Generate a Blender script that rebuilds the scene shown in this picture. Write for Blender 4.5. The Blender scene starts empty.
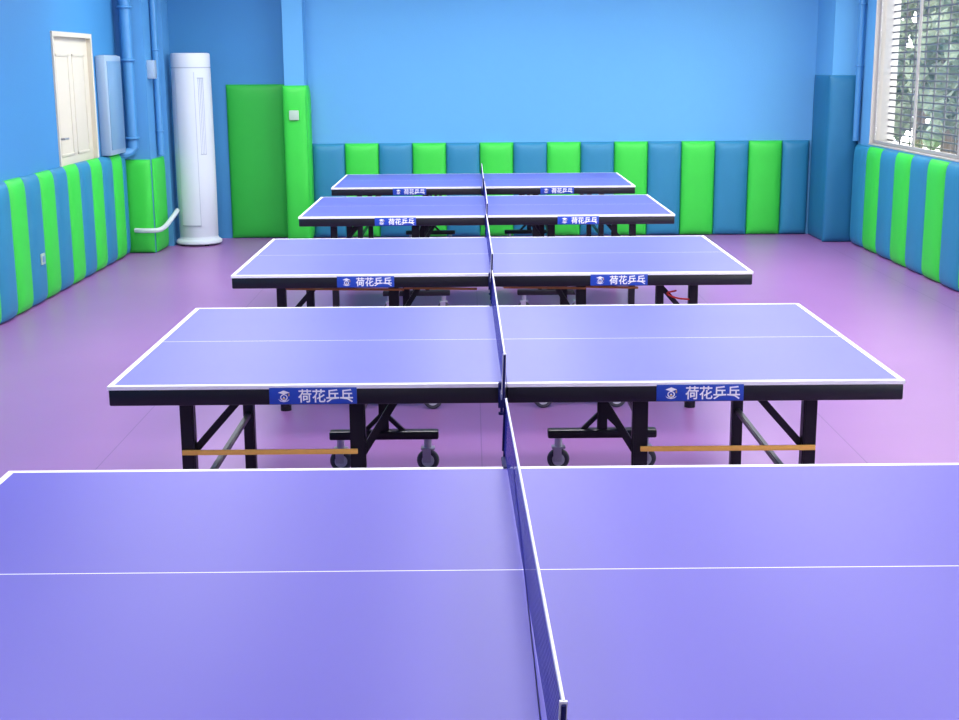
import bpy, bmesh, math, random
from mathutils import Vector, Matrix
random.seed(3)
S=bpy.context.scene
COL=S.collection

# ------------------------------------------------------------- materials
def srgb(r,g,b):
    f=lambda c:(c/255/12.92) if c/255<=.04045 else ((c/255+.055)/1.055)**2.4
    return (f(r),f(g),f(b),1)
def mat(name,rgb,rough=.5,metal=0,noise=0,nscale=3,bump=0,bscale=60,spec=.5,coat=0):
    m=bpy.data.materials.new(name); m.use_nodes=True
    nt=m.node_tree; b=nt.nodes['Principled BSDF']
    c=srgb(*rgb)
    b.inputs['Base Color'].default_value=c
    b.inputs['Roughness'].default_value=rough
    b.inputs['Metallic'].default_value=metal
    b.inputs['Specular IOR Level'].default_value=spec
    b.inputs['Coat Weight'].default_value=coat
    tc=nt.nodes.new('ShaderNodeTexCoord')
    if noise:
        n=nt.nodes.new('ShaderNodeTexNoise'); n.inputs['Scale'].default_value=nscale; n.inputs['Detail'].default_value=4
        nt.links.new(tc.outputs['Object'],n.inputs['Vector'])
        mx=nt.nodes.new('ShaderNodeMix'); mx.data_type='RGBA'
        mx.inputs[6].default_value=tuple(v*(1-noise) for v in c[:3])+(1,)
        mx.inputs[7].default_value=tuple(min(1,v*(1+noise)) for v in c[:3])+(1,)
        nt.links.new(n.outputs['Fac'],mx.inputs[0]); nt.links.new(mx.outputs[2],b.inputs['Base Color'])
    if bump:
        n=nt.nodes.new('ShaderNodeTexNoise'); n.inputs['Scale'].default_value=bscale
        nt.links.new(tc.outputs['Object'],n.inputs['Vector'])
        bp=nt.nodes.new('ShaderNodeBump'); bp.inputs['Strength'].default_value=bump; bp.inputs['Distance'].default_value=.01
        nt.links.new(n.outputs['Fac'],bp.inputs['Height']); nt.links.new(bp.outputs[0],b.inputs['Normal'])
    return m
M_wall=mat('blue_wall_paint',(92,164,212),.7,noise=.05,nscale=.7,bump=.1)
M_wall_l=mat('blue_wall_side_and_recess_shade',(60,136,190),.65,noise=.06,nscale=.7,bump=.1)
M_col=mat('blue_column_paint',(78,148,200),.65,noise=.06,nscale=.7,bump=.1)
M_white=mat('white_plaster',(238,236,236),.8,noise=.02)
M_green=mat('green_vinyl',(56,204,66),.5,noise=.05,nscale=5,bump=.15,bscale=9,spec=.4)
M_greend=mat('green_mat_vinyl',(42,176,60),.55,noise=.05,nscale=4,bump=.15,bscale=6,spec=.4)
M_teal=mat('teal_blue_vinyl',(42,128,164),.5,noise=.05,nscale=5,bump=.15,bscale=9,spec=.4)
M_teald=mat('deep_teal_vinyl',(32,110,150),.55,noise=.05,nscale=5,bump=.15,bscale=9,spec=.4)
M_black=mat('black_steel',(18,18,26),.35,metal=.2,noise=.1)
M_apron=mat('black_apron',(14,15,26),.4,noise=.1)
M_rubber=mat('grey_rubber',(66,68,78),.6,noise=.1)
M_hub=mat('grey_hub',(200,202,212),.4,noise=.05)
M_steel=mat('zinc_steel',(180,182,192),.3,metal=.8,noise=.05)
M_orange=mat('orange_strap',(238,180,84),.6,noise=.1,nscale=30)
M_brown=mat('orange_brown_rail',(190,120,60),.5,noise=.1,nscale=30)
M_red=mat('red_strap',(200,40,40),.6,noise=.1,nscale=30)
M_plate=mat('blue_name_plate',(34,74,184),.4,noise=.04)
M_text=mat('white_lettering',(250,250,252),.5,noise=.01)
M_gold=mat('gold_print',(220,180,90),.5,noise=.03)
M_ac=mat('white_abs',(208,216,222),.75,noise=.02,spec=.2)
M_acd=mat('grey_abs',(160,172,184),.5,noise=.03)
M_door=mat('cream_door_paint',(208,204,184),.5,noise=.02)
M_frame=mat('white_aluminium',(225,228,230),.4,noise=.02)
M_reveal=mat('pale_window_reveal',(176,174,168),.6,noise=.03)
M_bluep=mat('blue_pipe_paint',(70,138,190),.45,noise=.04)
M_panel=mat('pale_grey_panel',(150,176,196),.35,noise=.04)
M_inset=mat('grey_blue_inset',(112,152,184),.3,noise=.04)
M_tube=mat('white_pvc',(205,215,215),.4,noise=.03)
M_switch=mat('pale_green_grey_plastic',(172,196,176),.4,noise=.03)
M_bar=mat('grey_grille_paint',(84,82,80),.5,metal=.1,noise=.05)
M_tape=mat('white_net_tape',(236,236,246),.6,noise=.02)
M_leaf=mat('foliage',(80,90,70),.8,noise=.6,nscale=14,bump=1,bscale=22)
M_trunk=mat('bark',(72,62,52),.9,noise=.3,nscale=12)
M_ground=mat('outdoor_paving',(150,150,145),.9,noise=.1)
M_mull=mat('mullion',(158,158,156),.4,noise=.02)
M_post=mat('navy_clamp',(22,26,84),.6,noise=.06,spec=.2)

def nodes_new(m):
    nt=m.node_tree
    def N(t,**k):
        n=nt.nodes.new(t)
        for a,v in k.items(): setattr(n,a,v)
        return n
    return nt,N
def mathn(nt,N,op,a,b=None):
    n=N('ShaderNodeMath',operation=op)
    for i,v in enumerate((a,b)):
        if v is None: continue
        if isinstance(v,(int,float)): n.inputs[i].default_value=v
        else: nt.links.new(v,n.inputs[i])
    return n.outputs[0]

# table top
def top_mat(name,ca,cb):
    m=mat(name,ca,.43,spec=.42)
    nt,N=nodes_new(m); b=nt.nodes['Principled BSDF']
    tc=N('ShaderNodeTexCoord'); sp=N('ShaderNodeSeparateXYZ'); nt.links.new(tc.outputs['Object'],sp.inputs[0])
    ax=mathn(nt,N,'ABSOLUTE',sp.outputs[0]); ay=mathn(nt,N,'ABSOLUTE',sp.outputs[1])
    m1=mathn(nt,N,'GREATER_THAN',ax,1.35); m2=mathn(nt,N,'GREATER_THAN',ay,.7425); m3=mathn(nt,N,'LESS_THAN',ay,.0018)
    mk=mathn(nt,N,'MAXIMUM',mathn(nt,N,'MAXIMUM',m1,m2),m3)
    nz=N('ShaderNodeTexNoise'); nz.inputs['Scale'].default_value=1.2; nt.links.new(tc.outputs['Object'],nz.inputs['Vector'])
    c1=N('ShaderNodeMix',data_type='RGBA'); c1.inputs[6].default_value=srgb(*ca); c1.inputs[7].default_value=srgb(*cb)
    nt.links.new(nz.outputs['Fac'],c1.inputs[0])
    c2=N('ShaderNodeMix',data_type='RGBA'); c2.inputs[7].default_value=srgb(245,245,250)
    nt.links.new(mk,c2.inputs[0]); nt.links.new(c1.outputs[2],c2.inputs[6]); nt.links.new(c2.outputs[2],b.inputs['Base Color'])
    return m
M_top=top_mat('blue_table_coating_light_tinted',(84,76,176),(90,82,184))  # nearest top: violet cast of the light put into the coating colour
M_top2=top_mat('blue_table_coating',(86,90,170),(92,96,177))

# floor
M_floor=mat('purple_vinyl_floor',(140,90,170),.36,spec=.55)
nt,N=nodes_new(M_floor); b=nt.nodes['Principled BSDF']
tc=N('ShaderNodeTexCoord'); sp=N('ShaderNodeSeparateXYZ'); nt.links.new(tc.outputs['Object'],sp.inputs[0])
fx=mathn(nt,N,'FRACT',mathn(nt,N,'DIVIDE',mathn(nt,N,'ADD',sp.outputs[0],18-1.84+.9),1.8))
sm=mathn(nt,N,'LESS_THAN',mathn(nt,N,'ABSOLUTE',mathn(nt,N,'SUBTRACT',fx,.5)),.0015)
nz=N('ShaderNodeTexNoise'); nz.inputs['Scale'].default_value=1.5; nz.inputs['Detail'].default_value=6; nt.links.new(tc.outputs['Object'],nz.inputs['Vector'])
c1=N('ShaderNodeMix',data_type='RGBA'); c1.inputs[6].default_value=srgb(148,102,162); c1.inputs[7].default_value=srgb(158,110,171)
nt.links.new(nz.outputs['Fac'],c1.inputs[0])
c2=N('ShaderNodeMix',data_type='RGBA'); c2.inputs[7].default_value=srgb(122,82,142)
nt.links.new(sm,c2.inputs[0]); nt.links.new(c1.outputs[2],c2.inputs[6]); nt.links.new(c2.outputs[2],b.inputs['Base Color'])

# net
M_net=mat('blue_net_mesh',(30,34,150),.8,spec=.15)
nt,N=nodes_new(M_net); b=nt.nodes['Principled BSDF']; out=nt.nodes['Material Output']
tc=N('ShaderNodeTexCoord'); sp=N('ShaderNodeSeparateXYZ'); nt.links.new(tc.outputs['Object'],sp.inputs[0])
fy=mathn(nt,N,'LESS_THAN',mathn(nt,N,'FRACT',mathn(nt,N,'DIVIDE',mathn(nt,N,'ADD',sp.outputs[1],10),.012)),.55)
fz=mathn(nt,N,'LESS_THAN',mathn(nt,N,'FRACT',mathn(nt,N,'DIVIDE',mathn(nt,N,'ADD',sp.outputs[2],10),.012)),.5)
mk=mathn(nt,N,'MAXIMUM',fy,fz)
tr=N('ShaderNodeBsdfTransparent'); ms=N('ShaderNodeMixShader')
nt.links.new(mk,ms.inputs[0]); nt.links.new(tr.outputs[0],ms.inputs[1]); nt.links.new(b.outputs[0],ms.inputs[2]); nt.links.new(ms.outputs[0],out.inputs['Surface'])

M_glass=bpy.data.materials.new('window_glass'); M_glass.use_nodes=True
nt,N=nodes_new(M_glass); out=nt.nodes['Material Output']; nt.nodes.remove(nt.nodes['Principled BSDF'])
tr=N('ShaderNodeBsdfTransparent'); gl=N('ShaderNodeBsdfGlossy'); gl.inputs['Roughness'].default_value=.05
ms=N('ShaderNodeMixShader'); ms.inputs[0].default_value=.08
nt.links.new(tr.outputs[0],ms.inputs[1]); nt.links.new(gl.outputs[0],ms.inputs[2]); nt.links.new(ms.outputs[0],out.inputs['Surface'])

M_led=bpy.data.materials.new('added_led_diffuser'); M_led.use_nodes=True
b=M_led.node_tree.nodes['Principled BSDF']; b.inputs['Base Color'].default_value=(.9,.9,.9,1)
b.inputs['Emission Color'].default_value=(1,1,1,1); b.inputs['Emission Strength'].default_value=2

# ------------------------------------------------------------- mesh helpers
def bm_box(bm,lo,hi,bev=0,seg=2):
    lo=Vector(lo);hi=Vector(hi)
    r=bmesh.ops.create_cube(bm,size=1)
    vs=r['verts']
    for v in vs:
        v.co=Vector(((lo[i]+hi[i])/2+v.co[i]*(hi[i]-lo[i])) for i in range(3))
    if bev:
        es=list({e for v in vs for e in v.link_edges})
        bmesh.ops.bevel(bm,geom=es,offset=bev,segments=seg,affect='EDGES',profile=.5)
def bm_cyl(bm,p0,p1,r0,r1=None,seg=16,bev=0):
    p0=Vector(p0);p1=Vector(p1); r1=r0 if r1 is None else r1
    d=p1-p0; q=d.to_track_quat('Z','Y').to_matrix().to_4x4()
    m=Matrix.Translation((p0+p1)/2)@q
    bmesh.ops.create_cone(bm,cap_ends=True,segments=seg,radius1=r0,radius2=r1,depth=d.length,matrix=m)
def bm_tube_rect(bm,p0,p1,w,h,bev=0.004):
    p0=Vector(p0);p1=Vector(p1);d=p1-p0
    n0=set(bm.verts)
    r=bmesh.ops.create_cube(bm,size=1); vs=r['verts']
    q=d.to_track_quat('Z','Y').to_matrix().to_4x4()
    for v in vs: v.co=Vector((v.co.x*w,v.co.y*h,v.co.z*d.length))
    if bev:
        es=list({e for v in vs for e in v.link_edges})
        bmesh.ops.bevel(bm,geom=es,offset=bev,segments=2,affect='EDGES')
        vs=[v for v in bm.verts if v not in n0]
    bmesh.ops.transform(bm,matrix=Matrix.Translation((p0+p1)/2)@q,verts=vs)
def bm_torus(bm,c,R,r,axis='x',n=28,k=10):
    c=Vector(c); ring=[]
    for i in range(n):
        a=2*math.pi*i/n; row=[]
        for j in range(k):
            t=2*math.pi*j/k
            rad=R+r*math.cos(t); h=r*math.sin(t)
            if axis=='x': p=(h,rad*math.cos(a),rad*math.sin(a))
            elif axis=='y': p=(rad*math.cos(a),h,rad*math.sin(a))
            else: p=(rad*math.cos(a),rad*math.sin(a),h)
            row.append(bm.verts.new(c+Vector(p)))
        ring.append(row)
    for i in range(n):
        for j in range(k):
            bm.faces.new((ring[i][j],ring[(i+1)%n][j],ring[(i+1)%n][(j+1)%k],ring[i][(j+1)%k]))
def bm_path(bm,pts,r,seg=10,sub=6):
    P=[Vector(p) for p in pts]; P=[2*P[0]-P[1]]+P+[2*P[-1]-P[-2]]
    out=[]
    for i in range(1,len(P)-2):
        for s in range(sub):
            t=s/sub
            out.append(.5*((2*P[i])+(-P[i-1]+P[i+1])*t+(2*P[i-1]-5*P[i]+4*P[i+1]-P[i+2])*t*t+(-P[i-1]+3*P[i]-3*P[i+1]+P[i+2])*t**3))
    out.append(P[-2]); rings=[]
    up=Vector((.13,.21,.97))
    for i,p in enumerate(out):
        d=(out[min(i+1,len(out)-1)]-out[max(i-1,0)]).normalized()
        a=d.cross(up).normalized(); b_=d.cross(a).normalized()
        rings.append([bm.verts.new(p+r*(a*math.cos(2*math.pi*j/seg)+b_*math.sin(2*math.pi*j/seg))) for j in range(seg)])
    for i in range(len(rings)-1):
        for j in range(seg):
            bm.faces.new((rings[i][j],rings[i][(j+1)%seg],rings[i+1][(j+1)%seg],rings[i+1][j]))
    bm.faces.new(rings[0]); bm.faces.new(rings[-1][::-1])
def finish(bm,name,m,parent=None,loc=(0,0,0),smooth=False,label=None):
    bmesh.ops.recalc_face_normals(bm,faces=bm.faces[:])
    me=bpy.data.meshes.new(name); bm.to_mesh(me); bm.free()
    if smooth:
        for p in me.polygons: p.use_smooth=True
        me.set_sharp_from_angle(angle=math.radians(35))
    me.materials.append(m)
    o=bpy.data.objects.new(name,me); COL.objects.link(o); o.location=loc
    if parent: o.parent=parent
    if label: o['label']=label
    return o
def part(name,m,fn,parent=None,loc=(0,0,0),smooth=True,label=None):
    bm=bmesh.new(); fn(bm); return finish(bm,name,m,parent,loc,smooth,label)
def boxo(name,m,lo,hi,parent=None,bev=0,loc=(0,0,0),label=None):
    return part(name,m,lambda bm:bm_box(bm,lo,hi,bev),parent,loc,bool(bev),label)
def empty(name,loc,label,cat,group=None):
    o=bpy.data.objects.new(name,None); COL.objects.link(o); o.location=loc; o.empty_display_size=.1
    o['label']=label;o['category']=cat
    if group:o['group']=group
    return o
def tag(o,label,cat,group=None):
    o['label']=label;o['category']=cat
    if group:o['group']=group
    return o
def struct(o): o['kind']='structure'; return o
def copy_thing(src,loc,label=None):
    n=src.copy(); COL.objects.link(n); n.location=loc
    if label:n['label']=label
    def rec(a,b_):
        for c in a.children:
            k=c.copy(); k.parent=b_; k.matrix_parent_inverse=c.matrix_parent_inverse.copy()
            COL.objects.link(k); rec(c,k)
    rec(src,n); return n

# ------------------------------------------------------------- room
XL,XR,YF,YB,ZC=-3.47,3.98,-2.6,14.6,3.2
struct(boxo('floor',M_floor,(XL-.25,YF-.2,-.1),(XR+.25,YB+.2,0)))
struct(boxo('ceiling',M_white,(XL-.25,YF-.2,ZC),(XR+.25,YB+.2,ZC+.1)))
struct(boxo('wall_back',M_wall,(XL-.25,YB,0),(XR+.25,YB+.2,ZC)))
struct(boxo('wall_front',M_white,(XL-.25,YF-.2,0),(XR+.25,YF,ZC)))
D0,D1=11.40,12.58
def wl(bm):
    bm_box(bm,(XL-.22,YF,0),(XL,D0,ZC)); bm_box(bm,(XL-.22,D1,0),(XL,YB,ZC)); bm_box(bm,(XL-.22,D0,2.13),(XL,D1,ZC))
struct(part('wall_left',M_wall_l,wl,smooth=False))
CY=13.46; CX=-3.19
def column_l(bm): bm_box(bm,(XL,CY,0),(CX,YB,ZC))
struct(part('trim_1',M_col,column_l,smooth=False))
struct(boxo('trim_2',M_wall,(-1.95,14.33,0),(-1.74,YB,ZC)))
RY=13.91; RX=3.69
struct(boxo('trim_3',M_wall,(RX,RY,0),(XR,YB,ZC)))
struct(boxo('trim_7',M_wall_l,(CX,YB-.002,0),(-1.95,YB,ZC)))  # recess shade painted as a thin darker sheet over the back wall
struct(boxo('trim_8',M_col,(CX,13.98,0.0),(CX+.07,14.2,ZC)))
WT=.24
wins=[(7.6,13.5),(0.6,6.6)]
SILL,HEAD=1.03,2.85
def wr(bm):
    bm_box(bm,(XR,YF,0),(XR+WT,YB,SILL)); bm_box(bm,(XR,YF,HEAD),(XR+WT,YB,ZC))
    bm_box(bm,(XR,13.5,SILL),(XR+WT,YB,HEAD)); bm_box(bm,(XR,6.6,SILL),(XR+WT,7.6,HEAD)); bm_box(bm,(XR,YF,SILL),(XR+WT,.6,HEAD))
struct(part('wall_right',M_wall,wr,smooth=False))
def reveal(y0,y1):
    def f(bm):
        bm_box(bm,(XR-.006,y0,SILL),(XR+WT,y1,SILL+.012))
        bm_box(bm,(XR,y1-.01,SILL+.012),(XR+WT,y1,HEAD)); bm_box(bm,(XR,y0,SILL+.012),(XR+WT,y0+.01,HEAD))
        bm_box(bm,(XR,y0+.01,HEAD-.01),(XR+WT,y1-.01,HEAD))
    return f
for i,(y0,y1) in enumerate(wins):
    struct(part('trim_%d'%(4+i),M_reveal,reveal(y0,y1),smooth=False))
    def wf(bm):
        a,b_=y0+.012,y1-.012; z0,z1=SILL+.014,HEAD-.012; x0,x1=XR+.04,XR+.065
        bm_box(bm,(x0,a,z0),(x1,b_,z0+.03),.004); bm_box(bm,(x0,a,z1-.03),(x1,b_,z1),.004)
        n=5
        for k in range(n+1):
            y=a+(b_-a-.024)*k/n
            bm_box(bm,(x0,y,z0+.03),(x1,y+.024,z1-.03),.004)
    w=struct(part('window_%d'%(i+1),M_mull,wf,smooth=False))
    g=boxo('glass',M_glass,(XR+.05,y0+.04,SILL+.046),(XR+.054,y1-.04,HEAD-.045),parent=w)
    gr=tag(part('window_grille',M_bar,lambda bm:(
        [bm_cyl(bm,(XR+WT-.06,y0+.1+k*.3,SILL+.013),(XR+WT-.06,y0+.1+k*.3,HEAD-.011),.008,seg=6) for k in range(int((y1-y0)/.3))],
        [bm_box(bm,(XR+WT-.066,y0+.011,SILL+.04+.065*q),(XR+WT-.054,y1-.011,SILL+.054+.065*q)) for q in range(27)],
        ),smooth=False),"grey metal security grille outside the window","window grille","window grilles")

door=struct(boxo('door_1',M_door,(XL-.07,D0+.04,.005),(XL-.025,D1-.04,2.09),bev=.003))
def dframe(bm):
    bm_box(bm,(XL-.12,D0,0),(XL+.015,D0+.04,2.13)); bm_box(bm,(XL-.12,D1-.04,0),(XL+.015,D1,2.13)); bm_box(bm,(XL-.12,D0+.04,2.09),(XL+.015,D1-.04,2.13))
struct(part('trim_6',M_door,dframe,smooth=False))
for z0,z1 in ((.25,.95),(1.08,1.95)):
    for a,b_ in ((11.56,11.94),(12.04,12.42)):
        part('door_moulding',M_door,lambda bm:[bm_box(bm,(XL-.027,w[0],w[1]),(XL-.019,w[2],w[3]),.003) for w in ((a,z0,b_,z0+.025),(a,z1-.025,b_,z1),(a,z0,a+.025,z1),(b_-.025,z0,b_,z1))],parent=door)
def dh(bm):
    bm_box(bm,(XL-.028,11.47,1.12),(XL-.018,11.51,1.3),.003); bm_cyl(bm,(XL-.02,11.49,1.24),(XL+.03,11.49,1.24),.01); bm_cyl(bm,(XL+.03,11.48,1.24),(XL+.03,11.6,1.24),.009)
part('door_handle',M_steel,dh,parent=door,label="metal lever handle")

# outdoors
pv=tag(boxo('paving',M_ground,(XR+WT+.3,-12,-.25),(26,34,-.15)),"pale grey outdoor paving beside the building","ground")
pv['kind']='structure'
def tree(x,y,s,seed):
    rr=random.Random(seed)
    e=empty('tree',(x,y,-.13),"leafy green tree standing outside the windows","tree","trees outside the windows")
    part('trunk',M_trunk,lambda bm:(bm_path(bm,[(0,0,0),(.05,.03,1.0),(-.04,.05,2.0),(.08,0,3.0*s)],.1),
        [bm_path(bm,[(0,.02,1.2+.3*q),(math.cos(q*2)*.5,math.sin(q*2)*.5,1.8+.35*q),(math.cos(q*2)*.9,math.sin(q*2)*.9,2.1+.45*q)],.03) for q in range(5)]),parent=e)
    def cr(bm):
        for k in range(220):
            a=rr.uniform(0,6.28); rad=1.4*s*rr.random()**.6; z=rr.uniform(.9,4.2)*s
            r=bmesh.ops.create_icosphere(bm,subdivisions=2,radius=rr.uniform(.06,.17)*s,matrix=Matrix.Translation((math.cos(a)*rad,math.sin(a)*rad,z)))
            for v in r['verts']:
                v.co+=Vector((rr.uniform(-1,1),rr.uniform(-1,1),rr.uniform(-1,1)))*.05
    f=part('foliage',M_leaf,cr,parent=e,smooth=False); f['kind']='stuff'
for i,(x,y) in enumerate(((7.0,17.0),(7.4,20.6),(6.8,13.4),(8.6,24.5),(7.6,5),(9.6,29))): tree(x,y,1,i)

# ------------------------------------------------------------- wall pads
def pad_mesh(name,w,h,t,m):
    bm=bmesh.new(); nu,nv=16,22
    us=[.5-.5*math.cos(math.pi*i/nu) for i in range(nu+1)]; vs=[.5-.5*math.cos(math.pi*i/nv) for i in range(nv+1)]
    def d(u,v):
        a=max(0,1-abs(2*u-1)**3.2)**.5; b_=max(0,1-abs(2*v-1)**14)**.5
        return .2*t+.8*t*a*b_
    front=[[bm.verts.new((w*(u-.5),-d(u,v),h*v)) for v in vs] for u in us]
    back=[[bm.verts.new((w*(u-.5),0,h*v)) for v in (0,1)] for u in (0,1)]
    for i in range(nu):
        for j in range(nv): bm.faces.new((front[i][j],front[i+1][j],front[i+1][j+1],front[i][j+1]))
    bm.faces.new([back[0][0]]+[back[0][1]]+[back[1][1]]+[back[1][0]])
    bm.faces.new([back[0][0],back[0][1]]+[front[0][j] for j in range(nv,-1,-1)])
    bm.faces.new([back[1][1],back[1][0]]+[front[nu][j] for j in range(nv+1)])
    bm.faces.new([back[0][0],back[1][0]]+[front[i][0] for i in range(nu,-1,-1)])
    bm.faces.new([back[1][1],back[0][1]]+[front[i][nv] for i in range(nu+1)])
    bmesh.ops.recalc_face_normals(bm,faces=bm.faces[:])
    me=bpy.data.meshes.new(name); bm.to_mesh(me); bm.free(); me.materials.append(m)
    for p in me.polygons:p.use_smooth=True
    me.set_sharp_from_angle(angle=math.radians(50))
    return me
def pad(me,loc,rot,green,grp,where):
    o=bpy.data.objects.new('wall_pad',me); COL.objects.link(o); o.location=loc; o.rotation_euler=(0,0,rot)
    tag(o,("bright green" if green else "teal blue")+" vinyl pad "+where,"wall pad",grp)
PW=.363
pg=pad_mesh('pad_green',PW-.002,1.01,.08,M_green); pt=pad_mesh('pad_teal',PW-.002,1.01,.08,M_teal)
G1,G2,G3,G4="pads along the back wall","pads along the door wall","pads along the window wall","pads around the columns"
for k in range(14):
    g=k%2==1
    pad(pg if g else pt,(-1.72+PW*(k+.5),YB-.003,.005),0,g,G1,"on the back wall")
x0_=-1.72+PW*14; x1_=RX-.035
lm=pad_mesh('pad_teal_slim',x1_-x0_-.002,1.01,.08,M_teal)
pad(lm,((x0_+x1_)/2,YB-.003,.005),0,False,G1,"beside the corner column")
for k in range(-14,9):
    g=k%2==0
    pad(pg if g else pt,(XL+.003,9.95+PW*(k+.5),.005),math.pi/2,g,G2,"on the wall with the door")
ls=pad_mesh('pad_teal_short',.165,1.01,.06,M_teal)
pad(ls,(XL+.003,13.302,.005),math.pi/2,False,G2,"beside the pipe column")
PR=.45
rg=pad_mesh('pad_green_wide',PR-.002,1.01,.08,M_green); rt=pad_mesh('pad_teal_wide',PR-.002,1.01,.08,M_teal)
for k in range(0,36):
    g=k%2==1
    y=13.83-PR*(k+.5)
    if y<2: break
    pad(rg if g else rt,(XR-.003,y,.005),-math.pi/2,g,G3,"below the windows")
cp1=pad_mesh('pad_col',CX-XL-.005,.93,.06,M_green); pad(cp1,((XL+CX)/2,CY-.003,.005),0,True,G4,"on the front of the pipe column")
cp1b=pad_mesh('pad_cols',.49,.93,.04,M_green); pad(cp1b,(CX+.003,CY+.265,.005),math.pi/2,True,G4,"on the side of the pipe column")
cp2=pad_mesh('pad_col2',.25,1.63,.06,M_green); pad(cp2,(-1.845,14.327,.005),0,True,G4,"tall, on the narrow column front")
cp3=pad_mesh('pad_col3',.24,1.63,.04,M_green); pad(cp3,(-1.737,14.45,.005),math.pi/2,True,G4,"tall, on the narrow column side")
cp4=pad_mesh('pad_col4',XR-.005-(RX-.03),1.70,.06,M_teald); pad(cp4,((XR-.005+RX-.03)/2,RY-.003,.005),0,False,G4,"tall, on the corner column front")
cp5=pad_mesh('pad_col5',.66,1.70,.03,M_teald); pad(cp5,(RX-.003,RY+.34,.005),-math.pi/2,False,G4,"tall, on the corner column side")
tm=pad_mesh('mat_green',.62,1.64,.05,M_greend)
o=bpy.data.objects.new('gym_mat',tm); COL.objects.link(o); o.location=(-2.30,YB-.004,.005)
tag(o,"tall green mat upright against the blue wall","mat")

sw=tag(boxo('switch_box',M_switch,(-1.90,14.235,1.28),(-1.80,14.268,1.38),bev=.006),"small pale switch box on the green column pad","switch")
sk=empty('wall_socket',(XL+.083,10.495,.36),"small pale socket on the padded side wall","socket")
boxo('socket_plate',M_switch,(0,-.043,-.043),(.012,.043,.043),parent=sk,bev=.003)
boxo('socket_face',M_inset,(.012,-.025,-.025),(.015,.025,.025),parent=sk,bev=.001)
jb=tag(boxo('junction_box',M_panel,(CX-.001,13.52,1.72),(CX+.07,13.64,1.9),bev=.006),"small pale junction box on the pipe column","electrical box")

# ------------------------------------------------------------- AC
ac=empty('air_conditioner',(-2.88,14.12,0),"white cylindrical standing air conditioner in the corner recess","air conditioner")
def lathe(bm,prof,seg=48):
    rings=[[bm.verts.new((r*math.cos(2*math.pi*i/seg),r*math.sin(2*math.pi*i/seg),z)) for i in range(seg)] for r,z in prof]
    for a,b_ in zip(rings,rings[1:]):
        for i in range(seg): bm.faces.new((a[i],a[(i+1)%seg],b_[(i+1)%seg],b_[i]))
    bm.faces.new(rings[0]); bm.faces.new(rings[-1][::-1])
part('body',M_ac,lambda bm:lathe(bm,[(.19,.07),(.2,.1),(.205,.6),(.205,1.0),(.203,1.5),(.2,1.82)]),parent=ac)
part('seam_ring',M_acd,lambda bm:lathe(bm,[(.195,1.82),(.195,1.83)]),parent=ac,label="thin grey seam ring")
part('lid',M_ac,lambda bm:lathe(bm,[(.2,1.83),(.2,1.95),(.195,1.967),(.17,1.972)]),parent=ac,label="flat white lid")
part('base',M_ac,lambda bm:lathe(bm,[(.235,.02),(.24,.03),(.235,.05),(.205,.07),(.195,.1)]),parent=ac)
for k in range(4):
    a=k*math.pi/2+.6
    part('foot',M_black,lambda bm:bm_cyl(bm,(.19*math.cos(a),.19*math.sin(a),0),(.19*math.cos(a),.19*math.sin(a),.02),.025),parent=ac,label="small dark foot")
def curved(bm,a0,a1,z0,z1,r,t=.004,n=10):
    V=[]
    for i in range(n+1):
        a=math.radians(a0+(a1-a0)*i/n)
        V.append([bm.verts.new((rr*math.cos(a),rr*math.sin(a),z)) for rr,z in ((r,z0),(r,z1),(r-.02,z1),(r-.02,z0))])
    for a,b_ in zip(V,V[1:]):
        for k in range(4): bm.faces.new((a[k],a[(k+1)%4],b_[(k+1)%4],b_[k]))
    bm.faces.new(V[0]); bm.faces.new(V[-1][::-1])
part('air_outlet',M_acd,lambda bm:([curved(bm,-60+k*5,-58.8+k*5,.95,1.72,.2065,n=2) for k in range(4)],curved(bm,-62,-43,.945,.955,.2065),curved(bm,-62,-43,1.715,1.725,.2065)),parent=ac,label="grey vertical louvre slots")
part('front_panel',M_ac,lambda bm:curved(bm,-128,-72,.22,1.78,.2105),parent=ac)
part('panel_seam',M_acd,lambda bm:(curved(bm,-72,-70.5,.22,1.78,.2085,n=2),curved(bm,-129.5,-128,.22,1.78,.2085,n=2),curved(bm,-129.5,-70.5,.21,.22,.2085)),parent=ac,label="grey seam around the front panel")

# pipes
part_=part('drain_tube',M_tube,lambda bm:bm_path(bm,[(-3.36,13.36,.24),(-3.25,13.33,.24),(-3.10,13.38,.25),(-3.05,13.7,.34),(-3.05,13.90,.38)],.024))
tag(part_,"white plastic drain tube leading to the air conditioner","pipe")
vp=part('wall_pipe',M_bluep,lambda bm:(bm_cyl(bm,(-3.34,13.38,1.05),(-3.34,13.38,ZC-.002),.055,seg=20),bm_path(bm,[(-3.34,13.38,1.07),(-3.34,13.37,1.04),(-3.36,13.35,1.02),(-3.40,13.3,1.0),(-3.465,13.28,.99)],.045),
    [bm_torus(bm,(-3.34,13.38,z),.06,.014,'z') for z in (1.15,1.9,2.4)]))
tag(vp,"thick blue painted pipe running up the column","pipe","wall pipes")
vp=part('wall_pipe',M_bluep,lambda bm:(bm_cyl(bm,(CX+.04,13.75,.96),(CX+.04,13.75,ZC-.002),.032,seg=14),[bm_torus(bm,(CX+.04,13.75,z),.034,.008,'z') for z in (1.2,2.0)]))
tag(vp,"thin blue painted pipe on the side of the column","pipe","wall pipes")
vp=part('wall_pipe',M_bluep,lambda bm:(bm_cyl(bm,(3.93,13.80,1.05),(3.93,13.80,ZC-.002),.03,seg=14),[bm_torus(bm,(3.93,13.80,z),.034,.008,'z') for z in (1.8,2.4)]))
tag(vp,"blue painted pipe in the corner beside the window","pipe","wall pipes")
wp=empty('wall_heater',(XL+.0,12.96,1.02),"slim pale grey flat panel unit on the side wall","wall panel")
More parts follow.
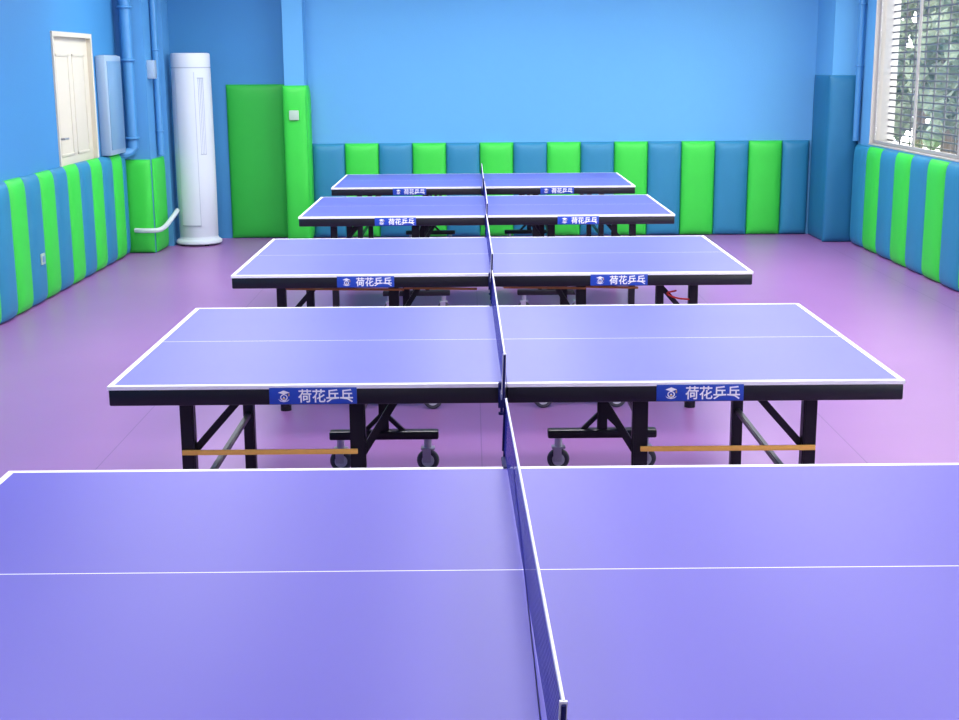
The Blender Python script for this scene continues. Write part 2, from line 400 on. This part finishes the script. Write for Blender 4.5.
boxo('housing',M_panel,(.002,-.28,0),(.10,.28,.92),parent=wp,bev=.015)
boxo('front_panel',M_inset,(.10,-.24,.05),(.106,.24,.87),parent=wp,bev=.002,label="darker grey blue inset panel")
boxo('vent',M_acd,(.03,-.24,.92),(.08,.24,.925),parent=wp)

# ------------------------------------------------------------- added ceiling panels, out of view, to light the room
for x,kx in ((-2.0,.95),(.25,1),(2.5,1.05)):
    for y,en in ((1.5,16),(5.0,36),(8.5,52),(12.2,56)):
        e=empty('added_ceiling_light',(x,y,ZC),"added square LED ceiling panel, out of view, lighting the room","ceiling light","added ceiling lights")
        def fr(bm):
            bm_box(bm,(-.62,-.62,-.04),(.62,-.59,-.001)); bm_box(bm,(-.62,.59,-.04),(.62,.62,-.001)); bm_box(bm,(-.62,-.59,-.04),(-.59,.59,-.001)); bm_box(bm,(.59,-.59,-.04),(.62,.59,-.001))
        part('light_frame',M_frame,fr,parent=e,smooth=False)
        boxo('diffuser',M_led,(-.59,-.59,-.03),(.59,.59,-.004),parent=e)
        l=bpy.data.lights.new('added_panel_light','AREA'); l.shape='RECTANGLE'; l.size=1.15; l.size_y=1.15; l.energy=en*kx; l.color=(1,.985,.985)
        lo=bpy.data.objects.new('added_panel_light',l); COL.objects.link(lo); lo.parent=e; lo.location=(0,0,-.045)

# ------------------------------------------------------------- tables
L,W,H=2.74,1.525,.76
TC=[(.1083,1.9643),(.1164,4.4624),(.1074,6.9425),(.112,9.7157),(.1094,12.0834)]
DX=-.025
AZ=.071
def build_table(loc,label):
    T=empty('table_tennis_table',loc,label,"table tennis table","table tennis tables in a row")
    for s in (-1,1):
        x0,x1=(s*.001,s*L/2) if s>0 else (s*L/2,s*.001)
        part('tabletop',M_top,lambda bm:bm_box(bm,(x0,-W/2,H-.014),(x1,W/2,H),.001,1),parent=T,smooth=False)
        def ap(bm):
            i=.003; z0,z1=H-AZ,H-.014
            a,b_=min(s*.001,s*(L/2-i)),max(s*.001,s*(L/2-i))
            bm_box(bm,(a,-W/2+i,z0),(b_,-W/2+i+.03,z1),.006); bm_box(bm,(a,W/2-i-.03,z0),(b_,W/2-i,z1),.006)
            xo=s*(L/2-i); xi=s*(L/2-i-.03)
            bm_box(bm,(min(xo,xi),-W/2+i+.02,z0),(max(xo,xi),W/2-i-.02,z1),.006)
            xo=s*.04; xi=s*.0005
            bm_box(bm,(min(xo,xi),-W/2+i+.02,z0),(max(xo,xi),W/2-i-.02,z1))
            for xx in (.5,1.0): bm_box(bm,(s*xx-.02,-W/2+.03,z0+.004),(s*xx+.02,W/2-.03,z1-.003))
        part('apron',M_apron,ap,parent=T)
        zt=H-AZ+.004
        xo,xn=s*1.10+DX,s*.50+DX
        for y in (-.64,.62):
            yi=y if y<0 else .70
            part('leg',M_black,lambda bm:(bm_tube_rect(bm,(xo,y,.02),(xo,y,zt),.048,.048),bm_cyl(bm,(xo,y,0),(xo,y,.03),.03)),parent=T)
            part('brace',M_black,lambda bm:bm_tube_rect(bm,(xo-s*.20,y+.01,zt+.005),(xo-s*.015,y+.01,.49),.026,.026,.003),parent=T)
            part('inner_leg',M_black,lambda bm:bm_tube_rect(bm,(xn,yi,.17),(xn,yi,zt),.055 if y<0 else .045,.035),parent=T)
            part('brace',M_black,lambda bm:bm_tube_rect(bm,(xn-s*.15,yi+.01,zt+.005),(xn-s*.01,yi+.01,.47),.032,.026,.003),parent=T)
            part('foot_bar',M_black,lambda bm:(bm_box(bm,(xn-.25,yi-.028,.155),(xn+.25,yi+.028,.195),.008),
                [bm_tube_rect(bm,(xn+q*.10,yi,.18),(xn+q*.01,yi,.27),.02,.02,.002) for q in (-1,1)]),parent=T)
            for dx in (-.20,.20):
                c=part('caster',M_steel,lambda bm:(bm_cyl(bm,(0,0,.112),(0,0,.155),.018),bm_box(bm,(-.032,-.024,.106),(.032,.024,.114),.002),
                    bm_box(bm,(-.024,-.024,.045),(.014,-.020,.107)),bm_box(bm,(-.024,.020,.045),(.014,.024,.107)),bm_cyl(bm,(0,-.028,.052),(0,.028,.052),.007)),parent=T,loc=(xn+dx,yi,0),label="steel caster fork")
                part('wheel',M_rubber,lambda bm:bm_torus(bm,(0,0,.052),.037,.015,'y'),parent=c)
                part('hub',M_hub,lambda bm:bm_cyl(bm,(0,-.017,.052),(0,.017,.052),.029,seg=20),parent=c,label="pale grey wheel hub")
        part('cross_bar',M_black,lambda bm:(bm_tube_rect(bm,(xo,-.64,.30),(xo,.62,.30),.024,.024),bm_tube_rect(bm,(xn,-.64,.60),(xn,.70,.60),.026,.026)),parent=T)
        part('link_rod',M_orange,lambda bm:bm_box(bm,(min(xn-s*.0,xo+s*.02),-.676,.487),(max(xn-s*.0,xo+s*.02),-.6655,.505),.002),parent=T,label="thin orange strap between the legs")
        px=s*.665
        pl=boxo('name_plate',M_plate,(-.15,-.0015,-.029),(.15,.004,.029),parent=T,bev=.001,loc=(px,-W/2,H-.038),label="blue plate with white Chinese lettering and emblem")
        part('lettering',M_text,txt_bm,parent=pl,smooth=False)
        part('emblem',M_text,emb,parent=pl,smooth=False)
        part('emblem_ribbon',M_gold,emb2,parent=pl,smooth=False)
    return T
tcu=bpy.data.curves.new('t','FONT'); tcu.body="荷花乒乓"; tcu.size=.052; tcu.align_x='CENTER'; tcu.align_y='CENTER'; tcu.extrude=.0004; tcu.offset=.0008
to=bpy.data.objects.new('t',tcu); COL.objects.link(to)
bpy.context.view_layer.update()
tme=bpy.data.meshes.new_from_object(to.evaluated_get(bpy.context.evaluated_depsgraph_get()))
bpy.data.objects.remove(to)
xs=[v.co.x for v in tme.vertices]; ys=[v.co.y for v in tme.vertices]
cx=(min(xs)+max(xs))/2; cy=(min(ys)+max(ys))/2; sc=.188/(max(xs)-min(xs)); sc2=min(1.05,.047/((max(ys)-min(ys))*sc))*sc
def txt_bm(bm):
    bm.from_mesh(tme)
    for v in bm.verts:
        v.co=Vector(((v.co.x-cx)*sc+.043,-.0022-v.co.z*.3,(v.co.y-cy)*sc2))
def flat(bm,pts): bm.faces.new([bm.verts.new((x,-.0022,z)) for x,z in pts])
def emb(bm):
    n=20
    for i in range(n):
        a0,a1=2*math.pi*i/n,2*math.pi*(i+1)/n
        flat(bm,[(-.1+r*math.cos(a)*1.1,-.005+r*math.sin(a)) for r,a in ((.0115,a0),(.0115,a1),(.0085,a1),(.0085,a0))])
    flat(bm,[(-.12,.012),(-.1,.020),(-.08,.012),(-.1,.006)])
    flat(bm,[(-.12,-.010),(-.113,-.018),(-.1,-.021),(-.087,-.018),(-.08,-.010),(-.088,-.0155),(-.1,-.018),(-.112,-.0155)])
    flat(bm,[(-.104,-.008),(-.1,-.001),(-.096,-.008)])
def emb2(bm):
    bm.faces.new([bm.verts.new((x,-.0026,z)) for x,z in ((-.106,-.009),(-.1,-.006),(-.094,-.009),(-.1,-.012))])
    bm.faces.new([bm.verts.new((x,-.0026,z)) for x,z in ((-.083,.011),(-.081,.011),(-.08,0),(-.085,0))])
LBL="blue-topped folding table tennis table with black wheeled frame"
T0=build_table((TC[0][0],TC[0][1]+W/2,0),LBL)
TT=[T0]+[copy_thing(T0,(c[0],c[1]+W/2,0)) for c in TC[1:]]
shared={}
for t in TT[1:]:
    for ch in t.children:
        if ch.name.split('.')[0]=='tabletop':
            k=ch.data.name
            if k not in shared:
                shared[k]=ch.data.copy(); shared[k].materials[0]=M_top2
            ch.data=shared[k]
TT[2]['label']="blue-topped table tennis table with orange rails and a red strap"
for a,b_ in ((-1.1,-.47),(-.47,-.08),(.06,.5),(.5,.78)):
    part('upper_rail',M_brown,lambda bm:bm_tube_rect(bm,(a,-.655,.670),(b_,-.655,.662),.012,.012,.002),parent=TT[2],label="thin orange brown rail under the top")

# nets
def build_net(loc):
    e=empty('table_tennis_net',loc,"blue table tennis net with white top tape clamped across the table","net","nets on the tables")
    hw=.915
    part('net_mesh',M_net,lambda bm:bm.faces.new([bm.verts.new(p) for p in ((0,-hw,.003),(0,hw,.003),(.006,hw,.146),(.006,-hw,.146))]),parent=e,smooth=False)
    part('top_tape',M_tape,lambda bm:bm_box(bm,(.0035,-hw,.143),(.0085,hw,.1535),.001,1),parent=e)
    for s in (-1,1):
        part('side_tape',M_tape if s<0 else M_post,lambda bm:bm_tube_rect(bm,(0,s*hw,0),(.006,s*hw,.152),.006,.012,0),parent=e)
        def post(bm):
            y=s*(hw+.006); bm_cyl(bm,(0.001,y,-.03),(0.006,y,.148),.004)
            a,b_=min(y,s*(W/2+.003)),max(y,s*(W/2+.003))
            bm_box(bm,(-.008,a,-.03),(.008,b_,-.018),.003)
            yi=s*(W/2-.02)
            bm_box(bm,(-.012,min(s*(W/2+.003),s*(W/2+.008)),-.083),(.012,max(s*(W/2+.003),s*(W/2+.008)),.003),.002)
            a,b_=min(yi,s*(W/2+.008)),max(yi,s*(W/2+.008))
            bm_box(bm,(-.010,a,.0005),(.010,b_,.003),.001); bm_box(bm,(-.012,a,-.085),(.012,b_,-.078),.001)
            bm_cyl(bm,(0,s*(W/2-.012),-.105),(0,s*(W/2-.012),-.073),.005); bm_cyl(bm,(0,s*(W/2-.012),-.113),(0,s*(W/2-.012),-.105),.011)
        part('net_post',M_post,post,parent=e,label="dark navy clamp post")
    return e
NO=[(-.003,.020,1),(-.022,.006,.9),(-.012,.004,.85),(-.004,0,.7),(-.006,0,.6)]
N0=build_net((TC[0][0]+NO[0][0],TC[0][1]+W/2,H))
for c,n in zip(TC[1:],NO[1:]):
    k=copy_thing(N0,(c[0]+n[0],c[1]+W/2,H)); k.rotation_euler=(0,0,n[1])
    for ch in k.children:
        if ch.name.split('.')[0]!='net_post': ch.scale=(1,1,n[2])
        else:
            me=ch.data.copy(); ch.data=me
            for v in me.vertices:
                if v.co.z>.01: v.co.z*=n[2]
N0.rotation_euler=(0,0,NO[0][1])

rs=part('strap',M_red,lambda bm:bm_path(bm,[(TC[2][0]+1.05,TC[2][1]+.09,.60),(TC[2][0]+.98,TC[2][1]+.08,.61),(TC[2][0]+.93,TC[2][1]+.08,.635),(TC[2][0]+.98,TC[2][1]+.08,.65)],.005))
tag(rs,"red strap tied around a table leg","strap")

# ------------------------------------------------------------- world, camera
w=bpy.data.worlds.new('world'); S.world=w; w.use_nodes=True
bg=w.node_tree.nodes['Background']; bg.inputs[0].default_value=(.98,.985,1,1); bg.inputs[1].default_value=8.0
pitch,yaw,roll=.2166,.0053,-.0069
f=Vector((math.sin(yaw)*math.cos(pitch),math.cos(yaw)*math.cos(pitch),-math.sin(pitch)))
r=Vector((math.cos(yaw),-math.sin(yaw),0)); u=r.cross(f)
r2=r*math.cos(roll)+u*math.sin(roll); u2=u*math.cos(roll)-r*math.sin(roll)
cam=bpy.data.cameras.new('camera'); co=bpy.data.objects.new('camera',cam); COL.objects.link(co)
mw=Matrix((( r2.x,u2.x,-f.x,0),(r2.y,u2.y,-f.y,0),(r2.z,u2.z,-f.z,1.825),(0,0,0,1)))
co.matrix_world=mw; cam.lens=1337.6*36/959; cam.sensor_width=36; cam.clip_start=.05
S.camera=co
S.view_settings.view_transform='Standard'
S.view_settings.look='None'
S.view_settings.exposure=.2
